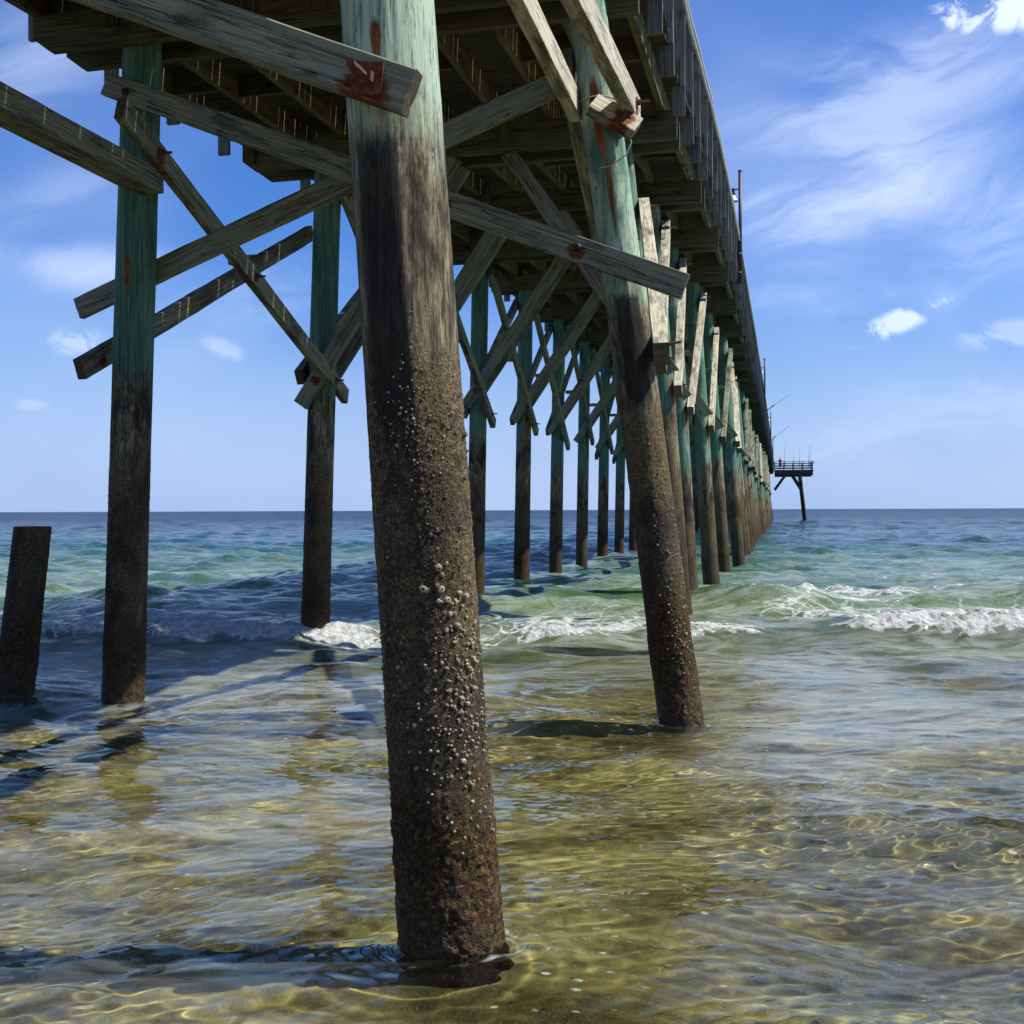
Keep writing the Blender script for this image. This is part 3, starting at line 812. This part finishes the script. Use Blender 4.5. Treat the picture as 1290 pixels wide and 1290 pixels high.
# long horizontal walers from bent -1 to bent 0
plank('horizontal_waler', (-5.325, 3.8, 4.52), (-5.325, 9.0, 4.515), .20, .25, (1, 0, 0), mat=M['plank'])
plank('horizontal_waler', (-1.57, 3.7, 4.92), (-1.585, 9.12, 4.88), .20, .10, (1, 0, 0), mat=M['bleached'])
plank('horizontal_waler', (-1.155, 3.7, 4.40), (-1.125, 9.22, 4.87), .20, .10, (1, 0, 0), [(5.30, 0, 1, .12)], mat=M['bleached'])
# scab block on pile B
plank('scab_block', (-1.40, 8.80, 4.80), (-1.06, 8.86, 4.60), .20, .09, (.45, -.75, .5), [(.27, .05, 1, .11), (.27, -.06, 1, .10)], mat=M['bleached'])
# longitudinal bracing on both pile rows
def dia(name, side, n, inner, rising, fine, z_lo=None, z_hi=None, bolts=True):
    X = leftX if side == 'L' else rightX
    sgn = (1 if side == 'L' else -1) * (1 if inner else -1)
    Y0, Y1 = pileY(side, n), pileY(side, n + 1)
    lo = z_lo if z_lo else 3.32 + .09 * min(n, 4); hi = z_hi if z_hi else capZ(n + 1 if rising else n) - .30
    za, zb = (lo, hi) if rising else (hi, lo)
    off = .232
    a = Vector((X(n, za) + sgn * off, Y0, za)); b = Vector((X(n + 1, zb) + sgn * off, Y1, zb))
    d = (b - a).normalized()
    a2 = a - d * (.22 if rising else .10); b2 = b + d * (.10 if rising else .34)
    L = (b2 - a2).length; jit = rnd.uniform(-.03, .03) if n < 4 else rnd.uniform(-.22, .18)
    a2.z += jit; b2.z += jit
    bl = [((a - a2).length, 0, 1, .075), (L - (b - b2).length, 0, 1, .075)] if bolts else ()
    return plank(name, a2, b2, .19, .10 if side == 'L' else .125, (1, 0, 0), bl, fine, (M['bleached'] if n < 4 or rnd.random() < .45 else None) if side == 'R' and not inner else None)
plank('diagonal_brace', (-5.14, 8.24, 4.90), (-5.41, 13.80, 3.12), .19, .085, (1, 0, 0), [(.62, 0, 1, .11), (2.75, 0, 1, .07), (5.35, 0, 1, .08)])
plank('diagonal_brace', (-6.03, 9.0, 2.91), (-5.86, 13.75, 5.22), .19, .085, (1, 0, 0), [(.3, 0, -1, .08)])
dia('diagonal_brace', 'R', 0, True, False, True, 3.7, 5.2)
dia('diagonal_brace', 'R', 0, False, True, True, 2.98, 5.2)

def knee(n, side, dy, fine):
    Yc = pileY(side, n); zc = capZ(n) - .01
    X = leftX if side == 'L' else rightX
    sg = 1 if side == 'L' else -1
    zl = {1: 3.25}.get(n, 3.95) if side == 'L' else {1: 3.65}.get(n, 4.0)
    a = Vector((X(n, zl), Yc + dy, zl)); b = Vector((a.x + sg * (zc - zl) / 1.46, Yc + dy, zc))
    d = (b - a).normalized()
    return plank('knee_brace', a - d * .36, b, .19, .07, (0, -1, 0), [((.36), 0, 1 if dy < 0 else -1, .08)] if fine else (), fine)

mass_dia, mass_knee = MB(), MB()
nd, nk = 4, 0
for n in range(1, NB + 1):
    fine = n <= 3
    for dy in (-.205, .205):
        for side in 'LR':
            if nk < 100:
                knee(n, side, dy, fine); nk += 1
            else:
                Yc = bentY(n); zc = capZ(n) - .01; X = leftX if side == 'L' else rightX; sg = 1 if side == 'L' else -1
                a = Vector((X(n, 3.7) - sg * .2, Yc + dy, 3.65)); b = Vector((a.x + sg * (zc - 3.65) / 1.46, Yc + dy, zc))
                mass_knee.beam(a, b, .19, .07, (0, -1, 0))
    if n < NB:
        for side in 'LR':
            for inner, rising in ((True, False), (False, True)):
                if n > 5 and rnd.random() < .22: continue       # some braces have gone
                if nd < 100:
                    dia('diagonal_brace', side, n, inner, rising, fine, bolts=fine); nd += 1
                else:
                    X = leftX if side == 'L' else rightX
                    sgn = (1 if side == 'L' else -1) * (1 if inner else -1)
                    za, zb = (3.6, 6.3) if rising else (6.3, 3.6)
                    mass_dia.beam((X(n, za) + sgn * .232, bentY(n) - .15, za), (X(n + 1, zb) + sgn * .232, bentY(n + 1) + .15, zb), .19, .10, (1, 0, 0))
for nm, mb in (('diagonal_brace', mass_dia), ('knee_brace', mass_knee)):
    o = mb.build(nm, M['plank']); onto(o); tag(o, kind='stuff')
# spacer blocks where the diagonals cross
nblk = 0
for n in range(0, NB):
    for side in 'LR':
        if nblk >= 100: break
        X = leftX if side == 'L' else rightX
        z = (3.4 + .09 * min(n, 4) + capZ(n) - .3) / 2 - .1
        Ym = (pileY(side, n) + pileY(side, n + 1)) / 2
        xm = (X(n, z) + X(n + 1, z)) / 2
        plank('spacer_block', (xm - .175, Ym, z), (xm + .175, Ym, z), .14, .09, (0, 0, 1), (), False); nblk += 1

# ---- caps: two timbers per bent, one on either face of the piles
def cap_mesh(L):
    pr = [(-L/2, .12), (-L/2 + .16, 0), (L/2, 0), (L/2, CAP_H), (-L/2, CAP_H)]
    v = [(x, y, z) for y in (-.045, .045) for x, z in pr]; k = len(pr)
    me = bpy.data.meshes.new('cap_beam')
    f = [tuple(range(k)), tuple(range(2*k - 1, k - 1, -1))] + [(i, k + i, k + (i + 1) % k, (i + 1) % k) for i in range(k)]
    me.from_pydata(v, [], [x[::-1] for x in f]); me.update(); me.materials.append(M['beam']); return me
CAPM = cap_mesh(5.35)
for n in range(-1, NB + 1):
    for dy in (-.215, .215):
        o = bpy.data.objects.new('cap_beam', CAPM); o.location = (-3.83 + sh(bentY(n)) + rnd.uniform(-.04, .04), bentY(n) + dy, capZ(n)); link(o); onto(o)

# ---- joists, bridging, decking
YS = [-1.2] + [bentY(n) for n in range(-1, NB + 1)] + [bentY(NB) + 1.5]
JX = [-6.45, -5.80, -5.15, -4.50, -3.85, -3.20, -2.55, -1.90, -1.30]
for k, jx in enumerate(JX):
    b = MB()
    for a, c in zip(YS[:-1], YS[1:]):
        off = .04 * rnd.uniform(-1, 1) if k < 8 else 0
        b.beam((jx + sh(a) + off, a - .12, lineZ(a) + .132), (jx + sh(c) + off, c + .115, lineZ(c) + .132), .07, .256)
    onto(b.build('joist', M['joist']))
ncl = 0
for n in range(0, 9):
    for jx in rnd.sample(JX[:-1], 4 if n < 5 else 2):
        Y = bentY(n); q = MB(); q.box((0, 0, 0), (.34 + rnd.uniform(-.05, .08), .042, .135))
        q = q.build('cleat', M['beam']); q.rotation_euler = (0, -math.pi / 2 + rnd.uniform(-.03, .03), 0)
        q.location = (jx + sh(Y) + .09, Y - .283, capZ(n) + .30 + rnd.uniform(-.06, .08)); onto(q)
b = MB(); nbr = 0
for a, c in zip(YS[:-1], YS[1:]):
    for k in range(8):
        if rnd.random() < .75:
            Y = a + (c - a) * (.5 + .06 * (k % 2)); x = (JX[k] + JX[k + 1]) / 2 + sh(Y)
            sz = (JX[k + 1] - JX[k] - .09, .05, .22)
            if nbr < 99:
                q = MB(); q.box((0, 0, 0), sz); q = q.build('bridging', M['beam']); q.location = (x, Y, lineZ(Y) + .145); onto(q); nbr += 1
            else: b.box((x, Y, lineZ(Y) + .145), sz)
onto(tag(b.build('bridging', M['beam']), kind='stuff'))
b = MB(); Y = -1.3
while Y < bentY(NB) + 1.6:
    w = .138 + rnd.uniform(-.003, .003)
    R = Matrix.Rotation(rnd.uniform(-.0012, .0012), 3, 'Z')
    b.box((-3.89 + sh(Y) + rnd.uniform(-.03, .03), Y + w / 2, lineZ(Y) + .262 + .020 + rnd.uniform(0, .004)), (5.62, w, .038), R)
    Y += w + rnd.choice((.002, .003, .005, .008, .011, .014, .02))
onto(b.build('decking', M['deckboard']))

# ---- railings
def post_mesh(s):
    b = MB()
    b.box((.66, 0, 0), (1.42, .05, .145))            # local x points up
    b.box((.43, -.046, -s * .045), (.33, .04, .05))
    return b.mesh('rail_post', M['rail'])
PL = [(-.55, 1.0)]
for side, xx, s in (('R', -1.10, 1), ('L', -6.72, -1)):
    rail = MB(); ys = np.arange(2.0, bentY(NB) + 1.2, 1.23)
    yy = np.arange(-1.0, bentY(NB) + 1.4, 2.46)
    for a, c in zip(yy[:-1], yy[1:]):
        za, zc = lineZ(a) + .30, lineZ(c) + .30
        for h in (.22, .52, .80):
            rail.beam((xx - s * .095 + sh(a), a, za + h), (xx - s * .095 + sh(c), c, zc + h), .14, .038, (1, 0, 0))
        rail.beam((xx - s * .02 + sh(a), a + .002, za + 1.075), (xx - s * .02 + sh(c), c - .002, zc + 1.075), .19, .040)
    ro = rail.build('railing', M['railrun']); onto(ro)
    pm = post_mesh(s); mass = MB()
    for k, y in enumerate(ys):
        z = lineZ(y) - .02
        if k < 100:
            o = bpy.data.objects.new('rail_post', pm); o.location = (xx + sh(y) + rnd.uniform(-.006, .006), y, z + rnd.uniform(-.03, .03)); link(o); o.parent = ro
            o.rotation_euler = (rnd.uniform(-.012, .012), -math.pi / 2 + rnd.uniform(-.01, .01), rnd.uniform(-.03, .03))
        else:
            mass.box((xx + sh(y), y, z + .66), (.145, .05, 1.42))
    mo = mass.build('rail_post', M['rail'], ro); tag(mo, kind='stuff')
    if side == 'R':
        for dz, dx in ((.98, .088), (.86, .092)):
            p = MB(); pts = [(xx + dx + sh(y), y, lineZ(y) + .3 + dz - .04 * abs(math.sin(y * 1.27)) - .03 * math.sin(y * .5 + dz * 9)) for y in np.arange(3, bentY(NB), .6)]
            p.tube(pts, .019, 8)
            o = p.build('conduit', M['pipe'], ro, True)

# ---- the head of the pier: a platform standing out to the right
HY0, HY1 = 160.0, 167.5
HX0, HX1 = -.55, 4.55
hz = 6.45
b = MB()
b.box(((HX0 + HX1) / 2, HY0, hz + .10), (HX1 - HX0, .14, .68))
b.box(((HX0 + HX1) / 2, HY1, hz + .10), (HX1 - HX0, .14, .68))
for x in np.linspace(HX0 + .1, HX1 - .15, 8): b.box((x, (HY0 + HY1) / 2, hz + .30), (.08, HY1 - HY0 - .2, .26))
Y = HY0 - .05
while Y < HY1 + .05:
    b.box(((HX0 + HX1) / 2 + .04, Y + .07, hz + .46), (HX1 - HX0 + .12, .138, .04)); Y += .15
HEAD = b.build('pier_head', M['beam']); onto(HEAD); HEAD['label'] = 'distant platform at the end of the pier with an open rail'
def hp(o): o.parent = HEAD; return o
for y in (HY0 + .25, HY1 - .25):
    me, _ = pile_mesh(lambda z: -.105 * z, -3, hz + .05, .22, .20, 18, 24, y, False)
    o = bpy.data.objects.new('pile', me); o.location = (3.52, y, 0); o['zoff'] = -2.6; link(o); hp(o)
    b = MB(); b.beam((3.05, y - .26, 4.3), (1.75, y - .26, hz), .30, .12, (0, -1, 0)); hp(b.build('knee_brace', M['beam']))
    b = MB(); b.beam((-.55, y - .26, 4.3), (1.0, y - .26, hz), .30, .12, (0, -1, 0)); hp(b.build('knee_brace', M['beam']))
b = MB(); dz = hz + .48
for y in (HY0, HY1):
    for h in (.22, .55, .88): b.box(((HX0 + HX1) / 2, y - .04, dz + h), (HX1 - HX0, .04, .14))
    b.box(((HX0 + HX1) / 2, y, dz + 1.17), (HX1 - HX0 + .1, .2, .06))
for h in (.22, .55, .88): b.box((HX1 - .03, (HY0 + HY1) / 2, dz + h), (.04, HY1 - HY0 - .1, .14))
b.box((HX1 - .03, (HY0 + HY1) / 2, dz + 1.17), (.2, HY1 - HY0 - .22, .06))
HR = hp(b.build('railing', M['rail']))
for x in np.linspace(HX0 + .02, HX1 - .1, 5):
    for y in (HY0 + .03, HY1 + .03):
        b = MB(); b.box((x, y, dz + .56), (.12, .09, 1.16)); hp(b.build('rail_post', M['rail']))

# ------------------------------------------------------------------ broken pile beside the pier
def stump():
    root_x, root_y = -6.70, 8.98
    me, surf = pile_mesh(lambda z: .135 * z, -1.2, 1.52, .168, .158, 72, 260, 88, True)
    o = link(bpy.data.objects.new('pile_stump', me)); o.location = (root_x, root_y, 0)
    tag(o, 'short broken-off pile crusted black, leaning, standing alone in the water beside the pier', 'pile stump')
    o['zoff'] = -.1
    barnacles(surf, 600, 333, .4, 1.5, o)
stump()

# ------------------------------------------------------------------ lamps on the rail
def lamp_post(x, y, zb, zt, label):
    e = empty('lamp_post', (x, y, zb))
    tag(e, label, 'lamp post', 'lamp posts along the pier rail')
    b = MB(); b.tube([(0, 0, 0), (0, 0, zt - zb)], .042, 10); b.tube([(0, 0, zt - zb), (0, 0, zt - zb + .03)], .05, 10)
    for h in (.25, .7): b.box((-.03, 0, h), (.12, .12, .04))
    o = b.build('pole', M['pole'], e, True)
    hl = zt - zb - .46
    b = MB(); b.tube([(0, 0, hl + .02), (-.10, 0, hl + .05), (-.17, 0, hl + .02)], .016, 6); b.build('bracket', M['pole'], e, True)
    b = MB(); b.tube([(-.19, 0, hl + .06), (-.19, 0, hl - .10)], .055, 10, .075); b.build('lamp_head', M['pole'], e, True)
    b = MB(); b.tube([(-.19, 0, hl - .10), (-.19, 0, hl - .16), (-.19, 0, hl - .24)], .075, 12, .15, False); b.build('lamp_shade', M['lampglass'], e, True)
lamp_post(-.87, 27.8, lineZ(27.8) + .1, 9.70, 'tall dark lamp pole on the pier rail, the nearest, its lamp hanging left of it')
lamp_post(-.66, 58.5, lineZ(58) + .1, 9.15, 'dark lamp pole on the pier rail halfway out, second from the shore')
lamp_post(-.60, 95.0, lineZ(95) + .1, 9.52, 'small dark lamp pole on the pier rail, third from the shore')
lamp_post(-.575, 126.0, lineZ(126) + .1, 9.35, 'tiny dark lamp pole on the pier rail, the farthest, near the platform')

# ------------------------------------------------------------------ fishing rods
def rod(foot, tip, label):
    foot, tip = Vector(foot), Vector(tip)
    e = empty('fishing_rod', foot); tag(e, label, 'fishing rod', 'fishing rods propped on the rail')
    d = tip - foot; n = d.normalized()
    b = MB(); b.tube([d * k / 8 + Vector((0, 0, -.08 * (k / 8) ** 3 * (1 - n.z))) for k in range(9)], .024, 6, .010); b.build('blank', M['rod'], e, True)
    b = MB(); b.tube([n * 0.0, n * .55], .034, 8); b.build('grip', M['hair'], e, True)
    s = n.orthogonal().normalized()
    b = MB(); b.tube([n * .62 + s * .03, n * .62 + s * .12], .05, 10); b.build('reel', M['iron'], e, True)
dk = hz + .49
rod((.80, 160.25, dk + .4), (.85, 160.1, 10.25), 'thin upright rod just right of the person in red')
rod((1.95, 160.3, dk + .5), (2.0, 160.1, 8.95), 'short thin upright rod, third along the platform rail')
rod((2.75, 160.3, dk + .4), (2.83, 160.1, 10.1), 'tall upright rod near the middle of the platform rail')
rod((3.95, 160.3, dk + .4), (4.05, 160.1, 10.3), 'tall upright rod near the right corner of the platform')
rod((4.06, 160.5, dk + .4), (4.36, 160.3, 10.75), 'tallest rod near the right corner, tilting slightly right')
rod((4.2, 161.2, dk + .7), (5.4, 161.0, 8.35), 'rod leaning out low to the right past the platform corner')
rod((-.75, 75.0, lineZ(75) + 1.0), (.75, 76.5, 9.15), 'long rod leaning out from the pier rail between two lamp poles')
rod((-.70, 108.0, lineZ(108) + 1.0), (1.0, 109.0, 9.4), 'thin rod leaning out from the far pier rail')

# ------------------------------------------------------------------ the angler on the platform
def skin_obj(name, verts, edges, radii, mat, parent=None, loc=(0, 0, 0), root=0):
    me = bpy.data.meshes.new(name); me.from_pydata(verts, edges, []); me.update()
    o = link(bpy.data.objects.new(name, me), parent); o.location = loc
    m = o.modifiers.new('skin', 'SKIN'); m.use_smooth_shade = True
    if not me.skin_vertices: me.skin_vertices.new()
    for i, r in enumerate(radii):
        me.skin_vertices[0].data[i].radius = (r, r)
    me.skin_vertices[0].data[root].use_root = True
    s = o.modifiers.new('sub', 'SUBSURF'); s.levels = 1; s.render_levels = 1
    me.materials.append(mat)
    return o
def person():
    loc = (.22, 160.55, dk)
    V = [(0, 0, .92), (0, -.05, 1.12), (0, -.16, 1.36), (0, -.22, 1.47), (0, -.27, 1.56), (0, -.29, 1.68),
         (.17, -.17, 1.37), (.24, -.28, 1.18), (.14, -.42, 1.20), (.08, -.46, 1.20), (-.17, -.17, 1.37), (-.24, -.28, 1.18), (-.14, -.42, 1.20), (-.08, -.46, 1.20),
         (.10, 0, .86), (.11, -.02, .48), (.11, .02, .09), (.12, -.13, .04), (-.10, 0, .86), (-.12, .03, .48), (-.12, .08, .09), (-.13, -.07, .04)]
    Ed = [(0, 1), (1, 2), (2, 3), (3, 4), (4, 5), (2, 6), (6, 7), (7, 8), (8, 9), (2, 10), (10, 11), (11, 12), (12, 13), (0, 14), (14, 15), (15, 16), (16, 17), (0, 18), (18, 19), (19, 20), (20, 21)]
    Rd = [.13, .13, .14, .055, .09, .10, .065, .045, .035, .035, .065, .045, .035, .035, .09, .06, .045, .04, .09, .06, .045, .04]
    body = skin_obj('person', V, Ed, Rd, M['skin'], None, loc)
    tag(body, 'person with dark hair in a red shirt leaning on the far platform rail', 'person')
    k = [0, 1, 2, 6, 7, 10, 11]; ix = {a: i for i, a in enumerate(k)}
    skin_obj('shirt', [V[i] for i in k], [(ix[a], ix[b_]) for a, b_ in Ed if a in ix and b_ in ix], [Rd[i] + .018 for i in k], M['redshirt'], body)
    k = [0, 14, 15, 18, 19]; ix = {a: i for i, a in enumerate(k)}
    skin_obj('shorts', [V[i] for i in k], [(ix[a], ix[b_]) for a, b_ in Ed if a in ix and b_ in ix], [Rd[i] + .018 for i in k], M['shorts'], body)
    skin_obj('hair', [(0, -.25, 1.62), (0, -.27, 1.72)], [(0, 1)], [.098, .105], M['hair'], body)
person()

# ------------------------------------------------------------------ twine round the second pile
b = MB(); pts = []
for k in range(40):
    a = -math.pi * .98 + 2 * math.pi * k / 39; z = 4.86 - .03 * math.sin(a)
    pts.append((rightX(0, z) + .172 * math.cos(a), 9.05 + .172 * math.sin(a), z))
b.tube(pts, .006, 6)
x0 = rightX(0, 4.6)
b.tube([(x0 + .20, 8.90, 4.62), (x0 + .24, 8.86, 4.5), (x0 + .20, 8.84, 4.40), (x0 + .08, 8.86, 4.33), (x0 - .02, 8.87, 4.32)], .005, 6)
o = b.build('twine', M['rope']); tag(o, 'pale twine tied round the rusty pile with a loose drooping end', 'twine')

# ------------------------------------------------------------------ camera and view
cam = bpy.data.cameras.new('camera'); cam.sensor_width = 36; cam.lens = 36 * 1440 / 1290
cam.clip_start = .05; cam.clip_end = 20000
co = link(bpy.data.objects.new('camera', cam)); sc.camera = co
fw = Vector((-sT, cT, -2.5 / 1440)).normalized(); rt = Vector((cT, sT, 0)); up = rt.cross(fw)
ri = (rt - .0039 * up).normalized(); ui = ri.cross(fw) 
ui = (up + .0039 * rt).normalized()
Mx = Matrix((ri, ui, -fw)).transposed().to_4x4(); Mx.translation = (0, 0, EYE)
co.matrix_world = Mx

sc.view_settings.view_transform = 'Standard'; sc.view_settings.look = 'None'
sc.view_settings.exposure = 0.56; sc.view_settings.gamma = 1.0
sc.cycles.use_denoising = True
sc.cycles.max_bounces = 10; sc.cycles.transmission_bounces = 8; sc.cycles.diffuse_bounces = 4; sc.cycles.glossy_bounces = 4
sc.cycles.caustics_refractive = True; sc.cycles.caustics_reflective = False
sc.cycles.sample_clamp_indirect = 6
